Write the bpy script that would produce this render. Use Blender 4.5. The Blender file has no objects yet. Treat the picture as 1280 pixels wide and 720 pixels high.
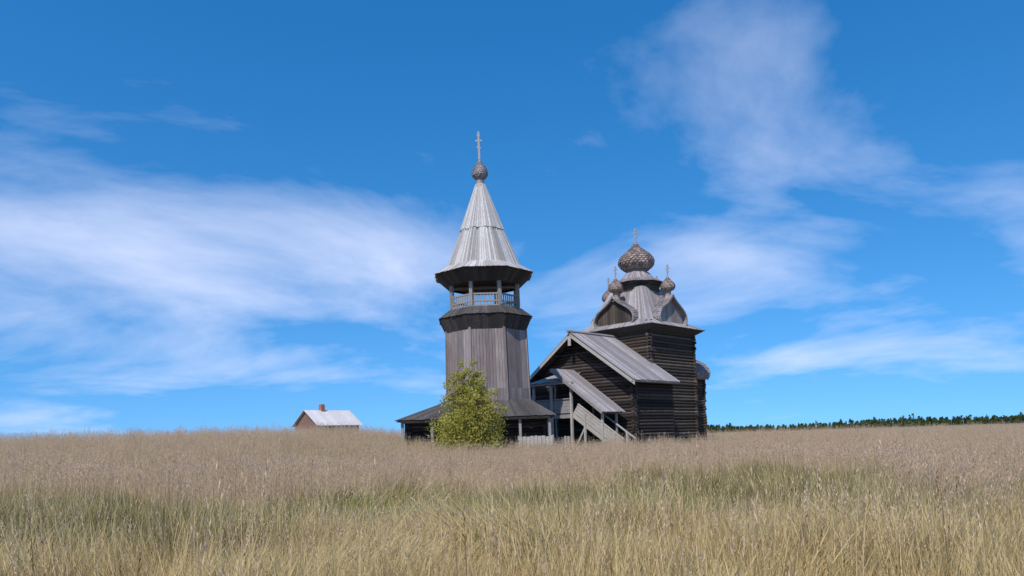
import bpy, math, random
import numpy as np
from mathutils import Vector, Matrix, Euler

random.seed(7)
RNG = np.random.default_rng(11)
PI = math.pi
sc = bpy.context.scene
C = sc.collection

# ------------------------------------------------------------------ camera
F_PX = 900.0                       # focal length in pixels of a 1280 wide frame
ROLL = math.radians(1.8)           # the phone was held a little crooked
EYE = 1.6
cam_d = bpy.data.cameras.new('camera')
cam = bpy.data.objects.new('camera', cam_d)
C.objects.link(cam)
cam.location = (0, 0, EYE)
cam.rotation_euler = (PI / 2, ROLL, 0)
cam_d.sensor_width = 36
cam_d.lens = 36 * F_PX / 1280
cam_d.shift_y = 185 / 1280
cam_d.clip_start = 0.05
cam_d.clip_end = 20000
sc.camera = cam

# ------------------------------------------------------------------ sun, sky, exposure
SUN_EL = math.radians(50)
SUN_AZ = math.radians(-22)         # from behind the camera, a little to the left
to_sun = Vector((math.cos(SUN_EL) * math.sin(SUN_AZ), -math.cos(SUN_EL) * math.cos(SUN_AZ), math.sin(SUN_EL)))
sun_d = bpy.data.lights.new('sun', 'SUN')
sun_d.energy = 3.6
sun_d.angle = math.radians(0.5)
sun_d.color = (1.0, 0.95, 0.87)
sun = bpy.data.objects.new('sun', sun_d)
C.objects.link(sun)
sun.rotation_euler = to_sun.to_track_quat('Z', 'Y').to_euler()
sun.location = (0, -20, 60)

world = bpy.data.worlds.new('World')
sc.world = world
world.use_nodes = True
nt = world.node_tree
N, L = nt.nodes, nt.links
N.clear()
out = N.new('ShaderNodeOutputWorld')
bg = N.new('ShaderNodeBackground')
bg.inputs['Strength'].default_value = 0.15
sky = N.new('ShaderNodeTexSky')
sky.sky_type = 'NISHITA'
sky.sun_disc = False
sky.sun_elevation = SUN_EL
sky.sun_rotation = math.atan2(to_sun.x, to_sun.y)
sky.altitude = 0
sky.air_density = 1.0
sky.dust_density = 0.25
sky.ozone_density = 2.2
hs = N.new('ShaderNodeHueSaturation')
hs.inputs['Saturation'].default_value = 1.4
hs.inputs['Value'].default_value = 1.0
L.new(sky.outputs[0], hs.inputs['Color'])
tc = N.new('ShaderNodeTexCoord')
lift = N.new('ShaderNodeMapping')          # look a little above the hazy rim of the sky model: the day is very clear
lift.inputs['Location'].default_value = (0, 0, 0.195)
lift.inputs['Scale'].default_value = (1, 1, 0.80)
L.new(tc.outputs['Generated'], lift.inputs[0])
L.new(lift.outputs[0], sky.inputs['Vector'])
sep = N.new('ShaderNodeSeparateXYZ')
L.new(tc.outputs['Generated'], sep.inputs[0])
def wmath(op, a, b=None, c=None):
    m = N.new('ShaderNodeMath'); m.operation = op
    for i, v in enumerate((a, b, c)):
        if v is None: continue
        if isinstance(v, (int, float)): m.inputs[i].default_value = v
        else: L.new(v, m.inputs[i])
    return m.outputs[0]
zc = wmath('ADD', wmath('MAXIMUM', sep.outputs['Z'], 0.0), 0.16)
cx = wmath('DIVIDE', sep.outputs['X'], zc)
cy = wmath('DIVIDE', sep.outputs['Y'], zc)
comb = N.new('ShaderNodeCombineXYZ')
L.new(cx, comb.inputs[0]); L.new(cy, comb.inputs[1])
mp = N.new('ShaderNodeMapping')
mp.inputs['Location'].default_value = (8.80, 16.84, 3.555)
mp.inputs['Scale'].default_value = (0.75, 0.75, 1.0)
L.new(comb.outputs[0], mp.inputs[0])
cn = N.new('ShaderNodeTexNoise')
cn.inputs['Scale'].default_value = 1.1
cn.inputs['Detail'].default_value = 9
cn.inputs['Roughness'].default_value = 0.56
cn.inputs['Distortion'].default_value = 0.35
L.new(mp.outputs[0], cn.inputs['Vector'])
cr = N.new('ShaderNodeValToRGB')
cr.color_ramp.elements[0].position = 0.50
cr.color_ramp.elements[0].color = (0, 0, 0, 1)
cr.color_ramp.elements[1].position = 0.78
cr.color_ramp.elements[1].color = (0.7, 0.7, 0.7, 1)
bank = wmath('MULTIPLY_ADD', wmath('SMOOTH_MIN', wmath('ABSOLUTE', wmath('SUBTRACT', sep.outputs['Z'], 0.22)), 0.35, 0.1), -0.55, 0.08)   # more cloud in a bank low over the land, thinner above
L.new(wmath('ADD', cn.outputs['Fac'], bank), cr.inputs[0])
mixc = N.new('ShaderNodeMixRGB')
mixc.inputs[2].default_value = (4.5, 4.9, 6.2, 1)
L.new(cr.outputs[0], mixc.inputs[0])
L.new(hs.outputs[0], mixc.inputs[1])
L.new(mixc.outputs[0], bg.inputs['Color'])
L.new(bg.outputs[0], out.inputs[0])

sc.view_settings.view_transform = 'Standard'
sc.view_settings.look = 'None'
sc.view_settings.exposure = 0.35
sc.view_settings.gamma = 1.0
sc.view_settings.use_curve_mapping = False

# ------------------------------------------------------------------ materials
def new_mat(name):
    m = bpy.data.materials.new(name)
    m.use_nodes = True
    return m, m.node_tree.nodes, m.node_tree.links, m.node_tree.nodes['Principled BSDF']

def wood(name, ca, cb, stain, scale=(6, 6, 0.6), rough=0.85, island=0.35, bump=0.25, stain_amt=0.55):
    """weathered timber: grain streaks, per-piece tone, patches of stain"""
    m, n, l, p = new_mat(name)
    t = n.new('ShaderNodeTexCoord')
    g = n.new('ShaderNodeNewGeometry')
    mpn = n.new('ShaderNodeMapping'); mpn.inputs['Scale'].default_value = scale
    off = n.new('ShaderNodeVectorMath'); off.operation = 'MULTIPLY_ADD'
    cmb = n.new('ShaderNodeCombineXYZ')
    for i in range(3): l.new(g.outputs['Random Per Island'], cmb.inputs[i])
    l.new(cmb.outputs[0], off.inputs[0]); off.inputs[1].default_value = (37, 51, 29)
    l.new(t.outputs['Object'], off.inputs[2])
    l.new(off.outputs[0], mpn.inputs[0])
    gr = n.new('ShaderNodeTexNoise'); gr.inputs['Scale'].default_value = 2.2; gr.inputs['Detail'].default_value = 8
    gr.inputs['Roughness'].default_value = 0.62
    l.new(mpn.outputs[0], gr.inputs['Vector'])
    r = n.new('ShaderNodeValToRGB')
    r.color_ramp.elements[0].position = 0.3; r.color_ramp.elements[0].color = (*ca, 1)
    r.color_ramp.elements[1].position = 0.72; r.color_ramp.elements[1].color = (*cb, 1)
    l.new(gr.outputs['Fac'], r.inputs[0])
    # per piece tone
    mr = n.new('ShaderNodeMapRange'); mr.inputs['To Min'].default_value = 1 - island; mr.inputs['To Max'].default_value = 1 + island
    l.new(g.outputs['Random Per Island'], mr.inputs['Value'])
    mul = n.new('ShaderNodeMixRGB'); mul.blend_type = 'MULTIPLY'; mul.inputs[0].default_value = 1
    l.new(r.outputs[0], mul.inputs[1]); l.new(mr.outputs[0], mul.inputs[2])
    # broad stains
    st = n.new('ShaderNodeTexNoise'); st.inputs['Scale'].default_value = 0.45; st.inputs['Detail'].default_value = 6
    l.new(t.outputs['Object'], st.inputs['Vector'])
    sr = n.new('ShaderNodeValToRGB'); sr.color_ramp.elements[0].position = 0.42; sr.color_ramp.elements[1].position = 0.68
    sr.color_ramp.elements[0].color = (0, 0, 0, 1); sr.color_ramp.elements[1].color = (stain_amt,) * 3 + (1,)
    l.new(st.outputs['Fac'], sr.inputs[0])
    ms = n.new('ShaderNodeMixRGB'); l.new(sr.outputs[0], ms.inputs[0]); l.new(mul.outputs[0], ms.inputs[1])
    ms.inputs[2].default_value = (*stain, 1)
    l.new(ms.outputs[0], p.inputs['Base Color'])
    p.inputs['Roughness'].default_value = rough
    p.inputs['Specular IOR Level'].default_value = 0.25
    b = n.new('ShaderNodeBump'); b.inputs['Strength'].default_value = bump; b.inputs['Distance'].default_value = 0.03
    l.new(gr.outputs['Fac'], b.inputs['Height']); l.new(b.outputs[0], p.inputs['Normal'])
    return m

M = {}
M['tent'] = wood('tent_boards', (0.28, 0.262, 0.255), (0.50, 0.475, 0.46), (0.33, 0.29, 0.27), (7, 7, 0.35))
M['clad'] = wood('tower_boards', (0.14, 0.115, 0.112), (0.30, 0.255, 0.25), (0.16, 0.115, 0.10), (7, 7, 0.35), island=0.30, stain_amt=0.7)
M['roof'] = wood('roof_boards', (0.19, 0.172, 0.175), (0.38, 0.35, 0.352), (0.22, 0.18, 0.175), (4, 4, 0.7))
M['roof_dark'] = wood('old_roof_boards', (0.04, 0.036, 0.035), (0.105, 0.094, 0.09), (0.05, 0.045, 0.035), (4, 4, 0.7))
M['log'] = wood('dark_logs', (0.024, 0.019, 0.018), (0.075, 0.058, 0.052), (0.035, 0.026, 0.023), (0.8, 0.8, 9), island=0.7)
M['log_church'] = wood('church_logs', (0.032, 0.026, 0.022), (0.11, 0.086, 0.07), (0.06, 0.044, 0.03), (0.8, 0.8, 9), island=0.7)
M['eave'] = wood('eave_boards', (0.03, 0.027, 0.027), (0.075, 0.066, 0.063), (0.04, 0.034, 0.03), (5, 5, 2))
M['pale'] = wood('pale_boards', (0.27, 0.255, 0.235), (0.46, 0.435, 0.40), (0.30, 0.26, 0.22), (5, 5, 1.2))
M['rail'] = wood('grey_boards', (0.17, 0.155, 0.15), (0.32, 0.295, 0.28), (0.2, 0.17, 0.15), (5, 5, 1.2))
M['brown'] = wood('brown_boards', (0.11, 0.075, 0.05), (0.22, 0.16, 0.11), (0.14, 0.10, 0.07), (5, 5, 1.2))
M['shingle'] = wood('aspen_shingles', (0.15, 0.13, 0.135), (0.33, 0.30, 0.305), (0.19, 0.155, 0.15), (5, 5, 2), rough=0.5, island=0.4, bump=0.1)
M['shingle_dark'] = wood('old_aspen_shingles', (0.16, 0.115, 0.10), (0.33, 0.26, 0.232), (0.21, 0.135, 0.11), (5, 5, 2), rough=0.5, island=0.45, bump=0.1)
M['metal_roof'] = wood('metal_sheet', (0.5, 0.47, 0.46), (0.66, 0.63, 0.62), (0.52, 0.44, 0.41), (2, 2, 0.5), rough=0.5, island=0.08, bump=0.03)
M['red_log'] = wood('red_brown_boards', (0.15, 0.08, 0.06), (0.25, 0.14, 0.11), (0.16, 0.10, 0.08), (1.2, 1.2, 9))

def plain(name, col, rough=0.6, metal=0.0):
    m, n, l, p = new_mat(name)
    t = n.new('ShaderNodeTexCoord'); no = n.new('ShaderNodeTexNoise')
    no.inputs['Scale'].default_value = 8; no.inputs['Detail'].default_value = 5
    l.new(t.outputs['Object'], no.inputs['Vector'])
    mx = n.new('ShaderNodeMixRGB'); l.new(no.outputs['Fac'], mx.inputs[0])
    mx.inputs[1].default_value = (*[c * 0.75 for c in col], 1); mx.inputs[2].default_value = (*[min(1, c * 1.25) for c in col], 1)
    l.new(mx.outputs[0], p.inputs['Base Color'])
    p.inputs['Roughness'].default_value = rough; p.inputs['Metallic'].default_value = metal
    return m
M['iron'] = plain('wrought_iron', (0.10, 0.10, 0.11), 0.5, 0.6)
M['glass'] = plain('window_glass', (0.03, 0.035, 0.045), 0.08)
M['cross'] = plain('cross_timber', (0.30, 0.28, 0.28), 0.8)
M['trim'] = plain('white_trim', (0.7, 0.69, 0.66), 0.6)
M['brick'] = plain('chimney_brick', (0.3, 0.13, 0.09), 0.9)

def foliage(name, cols, rough=0.6, trans=0.35, attr='tone', from_top=None):
    """leaf material: the tone runs over the colours by a per instance or per leaf random"""
    m, n, l, p = new_mat(name)
    oi = n.new('ShaderNodeObjectInfo'); g = n.new('ShaderNodeNewGeometry')
    ad = n.new('ShaderNodeMath'); ad.operation = 'ADD'
    l.new(oi.outputs['Random'], ad.inputs[0])
    ml = n.new('ShaderNodeMath'); ml.operation = 'MULTIPLY'; ml.inputs[1].default_value = 0.9
    l.new(g.outputs['Random Per Island'], ml.inputs[0]); l.new(ml.outputs[0], ad.inputs[1])
    fr = n.new('ShaderNodeMath'); fr.operation = 'FRACT'; l.new(ad.outputs[0], fr.inputs[0])
    r = n.new('ShaderNodeValToRGB')
    while len(r.color_ramp.elements) < len(cols): r.color_ramp.elements.new(0.5)
    for i, c in enumerate(cols):
        r.color_ramp.elements[i].position = i / max(1, len(cols) - 1); r.color_ramp.elements[i].color = (*c, 1)
    l.new(fr.outputs[0], r.inputs[0])
    l.new(r.outputs[0], p.inputs['Base Color'])
    p.inputs['Roughness'].default_value = rough
    p.inputs['Specular IOR Level'].default_value = 0.2
    tr = n.new('ShaderNodeBsdfTranslucent'); l.new(r.outputs[0], tr.inputs['Color'])
    mx = n.new('ShaderNodeMixShader'); mx.inputs[0].default_value = trans
    l.new(p.outputs[0], mx.inputs[1]); l.new(tr.outputs[0], mx.inputs[2])
    l.new(mx.outputs[0], n['Material Output'].inputs['Surface'])
    return m
M['straw'] = foliage('dry_straw', [(0.60, 0.46, 0.225), (0.74, 0.585, 0.32), (0.50, 0.375, 0.165), (0.66, 0.52, 0.265)], trans=0.42)
M['panicle'] = foliage('seed_heads', [(0.58, 0.40, 0.265), (0.68, 0.51, 0.36), (0.62, 0.45, 0.30), (0.52, 0.35, 0.23)], trans=0.45)
M['pale_straw'] = foliage('pale_straw', [(0.56, 0.42, 0.255), (0.68, 0.53, 0.345), (0.47, 0.34, 0.19), (0.62, 0.48, 0.30)], trans=0.4)
M['dock'] = foliage('dock_stems', [(0.10, 0.05, 0.03), (0.16, 0.085, 0.05), (0.13, 0.065, 0.035)], trans=0.1)
M['green'] = foliage('green_blades', [(0.14, 0.20, 0.03), (0.23, 0.25, 0.05), (0.30, 0.27, 0.08), (0.18, 0.22, 0.04)])
M['olive'] = foliage('olive_blades', [(0.19, 0.165, 0.06), (0.29, 0.235, 0.10), (0.22, 0.19, 0.07), (0.16, 0.145, 0.045)])
M['willow'] = foliage('willow_leaves', [(0.26, 0.255, 0.04), (0.39, 0.36, 0.075), (0.48, 0.43, 0.12), (0.32, 0.30, 0.05)], trans=0.35)
M['tree'] = foliage('tree_leaves', [(0.035, 0.06, 0.015), (0.07, 0.095, 0.025), (0.05, 0.075, 0.02), (0.10, 0.11, 0.03)], trans=0.25)
M['bark'] = plain('bark', (0.10, 0.085, 0.07), 0.9)

def meadow_mat():
    m, n, l, p = new_mat('meadow_soil')
    t = n.new('ShaderNodeTexCoord')
    a = n.new('ShaderNodeTexNoise'); a.inputs['Scale'].default_value = 0.12; a.inputs['Detail'].default_value = 8
    b = n.new('ShaderNodeTexNoise'); b.inputs['Scale'].default_value = 3.0; b.inputs['Detail'].default_value = 8
    l.new(t.outputs['Object'], a.inputs['Vector']); l.new(t.outputs['Object'], b.inputs['Vector'])
    r1 = n.new('ShaderNodeValToRGB')
    r1.color_ramp.elements[0].position = 0.35; r1.color_ramp.elements[0].color = (0.16, 0.14, 0.06, 1)
    r1.color_ramp.elements[1].position = 0.65; r1.color_ramp.elements[1].color = (0.33, 0.25, 0.16, 1)
    r2 = n.new('ShaderNodeValToRGB')
    r2.color_ramp.elements[0].position = 0.3; r2.color_ramp.elements[0].color = (0.55, 0.5, 0.45, 1)
    r2.color_ramp.elements[1].position = 0.7; r2.color_ramp.elements[1].color = (1.15, 1.1, 1.05, 1)
    l.new(a.outputs['Fac'], r1.inputs[0]); l.new(b.outputs['Fac'], r2.inputs[0])
    mx = n.new('ShaderNodeMixRGB'); mx.blend_type = 'MULTIPLY'; mx.inputs[0].default_value = 1
    l.new(r1.outputs[0], mx.inputs[1]); l.new(r2.outputs[0], mx.inputs[2])
    l.new(mx.outputs[0], p.inputs['Base Color'])
    p.inputs['Roughness'].default_value = 0.95
    bp = n.new('ShaderNodeBump'); bp.inputs['Strength'].default_value = 0.6; bp.inputs['Distance'].default_value = 0.1
    l.new(b.outputs['Fac'], bp.inputs['Height']); l.new(bp.outputs[0], p.inputs['Normal'])
    return m
M['meadow'] = meadow_mat()

# ------------------------------------------------------------------ mesh helpers
class MB:
    def __init__(s): s.v = []; s.f = []
    def add(s, vs, fs):
        o = len(s.v); s.v += [tuple(v) for v in vs]; s.f += [tuple(i + o for i in f) for f in fs]
    def hexa(s, p):          # 8 corners: bottom 4 (ccw) then top 4
        s.add(p, [(3, 2, 1, 0), (4, 5, 6, 7), (0, 1, 5, 4), (1, 2, 6, 5), (2, 3, 7, 6), (3, 0, 4, 7)])
    def box(s, x0, x1, y0, y1, z0, z1):
        s.hexa([(x0, y0, z0), (x1, y0, z0), (x1, y1, z0), (x0, y1, z0), (x0, y0, z1), (x1, y0, z1), (x1, y1, z1), (x0, y1, z1)])
    def bar(s, a, b, w, h, up=(0, 0, 1)):
        """beam from a to b: w across, h along up"""
        a, b = Vector(a), Vector(b); d = (b - a).normalized(); up = Vector(up)
        side = d.cross(up)
        if side.length < 1e-4: side = d.cross(Vector((0, 1, 0)))
        side.normalize(); u = side.cross(d).normalized()
        s_, u_ = side * w / 2, u * h / 2
        s.hexa([a - s_ - u_, a + s_ - u_, b + s_ - u_, b - s_ - u_, a - s_ + u_, a + s_ + u_, b + s_ + u_, b - s_ + u_])
    def log(s, a, b, r, n=8, r2=None):
        a, b = Vector(a), Vector(b); d = (b - a).normalized(); r2 = r if r2 is None else r2
        e = Vector((0, 0, 1)) if abs(d.z) < 0.9 else Vector((1, 0, 0))
        u = d.cross(e).normalized(); w = u.cross(d)
        vs = [a + (u * math.cos(2 * PI * k / n) + w * math.sin(2 * PI * k / n)) * r for k in range(n)]
        vs += [b + (u * math.cos(2 * PI * k / n) + w * math.sin(2 * PI * k / n)) * r2 for k in range(n)]
        fs = [(k, (k + 1) % n, n + (k + 1) % n, n + k) for k in range(n)] + [tuple(range(n - 1, -1, -1)), tuple(range(n, 2 * n))]
        s.add(vs, fs)
    def lathe(s, prof, n=24, c=(0, 0), rot=0):
        vs = []
        for r, z in prof:
            vs += [(c[0] + r * math.sin(rot + 2 * PI * k / n), c[1] - r * math.cos(rot + 2 * PI * k / n), z) for k in range(n)]
        fs = [(i * n + k, i * n + (k + 1) % n, (i + 1) * n + (k + 1) % n, (i + 1) * n + k) for i in range(len(prof) - 1) for k in range(n)]
        fs += [tuple(range(n - 1, -1, -1)), tuple((len(prof) - 1) * n + k for k in range(n))]
        s.add(vs, fs)
    def plank(s, quad, nrm, t):
        """a board lying on quad (4 points) with thickness t along nrm"""
        n = Vector(nrm).normalized() * t
        q = [Vector(x) for x in quad]
        s.hexa(q + [x + n for x in q])
    def build(s, name, mat, parent=None, kind=None, label=None, smooth=False):
        me = bpy.data.meshes.new(name); me.from_pydata(s.v, [], s.f); me.update()
        import bmesh
        bm = bmesh.new(); bm.from_mesh(me); bmesh.ops.recalc_face_normals(bm, faces=bm.faces); bm.to_mesh(me); bm.free()
        me.materials.append(mat)
        if smooth: me.polygons.foreach_set('use_smooth', [True] * len(me.polygons))
        o = bpy.data.objects.new(name, me); C.objects.link(o)
        if parent: o.parent = parent
        if kind: o['kind'] = kind
        if label: o['label'] = label
        return o

def one(fn, name, mat, parent, *a, **k):
    kw = {q: k.pop(q) for q in ('kind', 'label', 'smooth') if q in k}
    b = MB(); getattr(b, fn)(*a, **k)
    return b.build(name, mat, parent, **kw)

def thing(name, label, cat, loc=(0, 0, 0), rot=(0, 0, 0), group=None):
    o = bpy.data.objects.new(name, None); C.objects.link(o)
    o.empty_display_size = 0.5
    o.location = loc; o.rotation_euler = rot
    o['label'] = label; o['category'] = cat
    if group: o['group'] = group
    return o
def tag(o, label, cat, group=None):
    o['label'] = label; o['category'] = cat
    if group: o['group'] = group
    return o

def lerp(a, b, t): return Vector(a) * (1 - t) + Vector(b) * t

def board_face(mb, tl, tr, bl, br, nrm, width=0.24, t=0.035, jag=0.0, gap=0.018, rows=1):
    """boards running from the top edge tl-tr to the bottom edge bl-br"""
    tl, tr, bl, br = map(Vector, (tl, tr, bl, br))
    nrm = Vector(nrm).normalized()
    n = max(1, round(max((tr - tl).length, (br - bl).length) / width))
    W = max((tr - tl).length, (br - bl).length)
    g = gap / W
    for k in range(n):
        u0, u1 = k / n + g / 2, (k + 1) / n - g / 2
        a0, a1, b0, b1 = lerp(tl, tr, u0), lerp(tl, tr, u1), lerp(bl, br, u0), lerp(bl, br, u1)
        off = nrm * random.uniform(0, 0.02)
        j = random.uniform(0, jag) if jag else 0
        d = ((b0 - a0) + (b1 - a1)) / 2
        dj = d.normalized() * j
        mb.plank([b0 + dj + off, b1 + dj + off, a1 + off, a0 + off], nrm, t * random.uniform(0.8, 1.2))

def log_wall(mb, p0, p1, z0, z1, r=0.15, ext=0.28, roof=None):
    p0, p1 = Vector((*p0, 0)), Vector((*p1, 0)); d = (p1 - p0).normalized()
    z = z0 + r
    while z + r * 0.4 < z1:
        a, b = p0 - d * ext, p1 + d * ext
        if roof:                               # shorten logs under a gable
            lo, hi = roof(z + r * 0.8)
            if hi - lo < 0.4: break
            L_ = (p1 - p0).length
            a, b = p0 + d * max(-ext, lo), p0 + d * min(L_ + ext, hi)
        rr = r * random.uniform(0.86, 1.08)
        w = Vector((0, 0, random.uniform(-0.025, 0.025)))
        a = a - d * random.uniform(-0.08, 0.1); b = b + d * random.uniform(-0.08, 0.1)
        mb.log(a + Vector((0, 0, z)) + w, b + Vector((0, 0, z)) - w, rr, 8)
        z += r * 1.86

def onion_profile(r, h, neck):
    """r, z pairs from the neck up to the tip"""
    pts = [(neck / r, 0.0), (0.80, 0.07), (0.96, 0.17), (1.0, 0.27), (0.97, 0.37), (0.86, 0.48), (0.69, 0.58), (0.49, 0.67), (0.31, 0.76), (0.17, 0.86), (0.07, 0.95), (0.02, 1.0)]
    return [(a * r, b * h) for a, b in pts]

def interp_prof(prof, s):
    x = s * (len(prof) - 1); i = min(int(x), len(prof) - 2); f = x - i
    return prof[i][0] * (1 - f) + prof[i + 1][0] * f, prof[i][1] * (1 - f) + prof[i + 1][1] * f

def onion(mb, r, h, neck, z0, c=(0, 0), rows=15, n=22):
    prof = onion_profile(r, h, neck)
    mb.lathe([(a * 0.965, z0 + b) for a, b in prof], 20, c)
    for i in range(rows):
        s1, s0 = 1 - i / rows, 1 - (i + 1.45) / rows     # s1 upper edge, s0 lower tip
        s0 = max(0.0, s0)
        ru, zu = interp_prof(prof, s1); rl, zl = interp_prof(prof, s0)
        rm, zm = interp_prof(prof, (s1 * 0.35 + s0 * 0.65))
        nn = max(6, int(n * max(ru, rl, rm) / r) + 1)
        for k in range(nn):
            a = 2 * PI * (k + (i % 2) * 0.5 + random.uniform(-0.08, 0.08)) / nn; w = PI / nn * 0.92
            lift = 0.03 * r + random.uniform(0, 0.03) * r
            def P(rr, zz, aa, li): return (c[0] + (rr + li) * math.sin(aa), c[1] - (rr + li) * math.cos(aa), z0 + zz)
            mb.add([P(ru, zu, a - w * 0.9, 0), P(ru, zu, a + w * 0.9, 0), P(rm, zm, a + w, lift), P(rl, zl, a, lift * 1.3), P(rm, zm, a - w, lift)], [(0, 1, 2, 3, 4)])

def cross(mb, c, z0, h, w):
    """three-barred cross"""
    t = max(0.05, h * 0.035)
    x, y = c
    mb.box(x - t, x + t, y - t, y + t, z0, z0 + h)
    for f, l in ((0.86, 0.32), (0.68, 0.62)):
        mb.box(x - w * l, x + w * l, y - t * 0.8, y + t * 0.8, z0 + h * f - t, z0 + h * f + t)
    mb.bar((x - w * 0.36, y, z0 + h * 0.47), (x + w * 0.36, y, z0 + h * 0.40), t * 1.6, t * 2, (0, 0, 1))

# ------------------------------------------------------------------ terrain
def sstep(x, a, b):
    t = np.clip((x - a) / (b - a), 0, 1); return t * t * (3 - 2 * t)
def height(x, y):
    x = np.asarray(x, float); y = np.asarray(y, float)
    knoll = 1.75 * sstep(-x, 1.5, 17) * np.exp(-((y - 66) / 34.0) ** 2) * (1 - 0.7 * sstep(-x, 40, 110))
    site = 0.3 * sstep(y, 25, 50) * (1 - sstep(y, 110, 190)) * (1 - sstep(np.abs(x), 40, 90))
    roll = 0.10 * np.sin(x * 0.35 + 1.3) * np.sin(y * 0.23 + 0.4) + 0.05 * np.sin(x * 0.9 + y * 0.7)
    roll = roll * sstep(np.hypot(x, y), 2, 9) * (1 - 0.85 * sstep(y, 44, 52) * (1 - sstep(y, 95, 110)))
    far = -1.0 * sstep(np.hypot(x, y), 150, 500)
    right = -0.35 * sstep(x, 6, 16) * np.exp(-((y - 48) / 26.0) ** 2)
    return knoll + site + roll + far + right

def axis(lo, hi, fine0, fine1, step, grow=1.25):
    a = list(np.arange(fine0, fine1 + 1e-6, step)); s = step
    while a[-1] < hi: s *= grow; a.append(min(hi, a[-1] + s))
    s = step
    while a[0] > lo: s *= grow; a.insert(0, max(lo, a[0] - s))
    return np.array(a)
xs = axis(-6000, 6000, -60, 60, 0.8); ys = axis(-300, 9000, -4, 110, 0.8)
X, Y = np.meshgrid(xs, ys); Z = height(X, Y)
me = bpy.data.meshes.new('meadow')
nv = X.size; me.vertices.add(nv)
me.vertices.foreach_set('co', np.stack([X, Y, Z], -1).reshape(-1))
ny, nx = X.shape
ii = (np.arange(ny - 1)[:, None] * nx + np.arange(nx - 1)[None, :]).reshape(-1)
q = np.stack([ii, ii + 1, ii + nx + 1, ii + nx], -1)
me.loops.add(q.size); me.loops.foreach_set('vertex_index', q.reshape(-1))
me.polygons.add(len(q)); me.polygons.foreach_set('loop_start', np.arange(0, q.size, 4)); me.polygons.foreach_set('loop_total', np.full(len(q), 4))
me.polygons.foreach_set('use_smooth', np.ones(len(q), bool))
me.update(); me.validate(); me.materials.append(M['meadow'])
meadow = bpy.data.objects.new('meadow', me); C.objects.link(meadow); meadow['kind'] = 'structure'
def hz(x, y): return float(height(x, y))

# ------------------------------------------------------------------ bell tower
TX, TY = -1.85, 60.0
TG = hz(TX, TY) - 0.50        # the old tower has settled into the ground
tower = thing('bell_tower', 'tall grey octagonal wooden bell tower with a pale tent roof, behind the bush', 'bell tower',
              (TX, TY, TG), (0, math.radians(-0.35), 0))
def octv(r, z, k, rot=26): a = math.radians(rot + 45 * k); return Vector((r * math.sin(a), -r * math.cos(a), z))
def octn(k, rot=26): a = math.radians(rot + 45 * k + 22.5); return Vector((math.sin(a), -math.cos(a), 0))
Z_BODY, R0, R1 = 11.0, 3.72, 3.45
core = MB(); core.lathe([(R0 - 0.04, -0.4), (R1 - 0.04, Z_BODY + 1.0)], 8, rot=math.radians(26)); core.build('wall', M['clad'], tower)
for k in range(8):
    b = MB()
    for za, zb, ra, rb, w in ((0.0, 5.6, R0, (R0 + R1) / 2 + 0.02, 0.25), (5.55, Z_BODY, (R0 + R1) / 2, R1, 0.25)):
        board_face(b, octv(rb, zb, k), octv(rb, zb, k + 1), octv(ra, za, k), octv(ra, za, k + 1), octn(k), w, 0.035, 0.05)
    b.build('board_cladding', M['clad'], tower, kind='stuff')
    one('bar', 'corner_board', M['clad'], tower, octv(R0 + 0.05, 0, k), octv(R1 + 0.05, Z_BODY, k), 0.2, 0.12, octv(1, 0, k))
# lower eave: flared apron of boards under the belfry
for k in range(8):
    b = MB()
    board_face(b, octv(3.15, 12.15, k), octv(3.15, 12.15, k + 1), octv(4.08, 11.45, k), octv(4.08, 11.45, k + 1), octn(k) + Vector((0, 0, 1.2)), 0.24, 0.035, 0.06)
    b.build('apron_roof', M['roof_dark'], tower, kind='stuff')
    b = MB()
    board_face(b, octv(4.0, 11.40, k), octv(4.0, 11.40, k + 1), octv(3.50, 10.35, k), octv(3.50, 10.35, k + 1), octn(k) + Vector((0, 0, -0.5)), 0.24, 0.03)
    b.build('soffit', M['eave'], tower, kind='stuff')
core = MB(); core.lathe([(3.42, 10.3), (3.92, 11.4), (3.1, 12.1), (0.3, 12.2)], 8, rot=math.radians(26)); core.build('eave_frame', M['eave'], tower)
# open belfry
one('lathe', 'belfry_floor', M['rail'], tower, [(3.05, 12.12), (3.05, 12.3)], 8, rot=math.radians(26))
for k in range(8):
    one('bar', 'belfry_post', M['rail'], tower, octv(2.92, 12.3, k), octv(2.92, 14.35, k), 0.26, 0.26, octv(1, 0, k))
    for zz in (12.62, 13.2):
        one('bar', 'handrail', M['rail'], tower, octv(2.92, zz, k), octv(2.92, zz, k + 1), 0.1, 0.12)
    for j in range(1, 9):
        p = lerp(octv(2.92, 0, k), octv(2.92, 0, k + 1), j / 9)
        one('bar', 'baluster', M['rail'], tower, p + Vector((0, 0, 12.3)), p + Vector((0, 0, 13.15)), 0.1, 0.05, octn(k))
one('log', 'bell_beam', M['rail'], tower, (-2.6, 0, 14.2), (2.6, 0, 14.2), 0.14)
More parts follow.
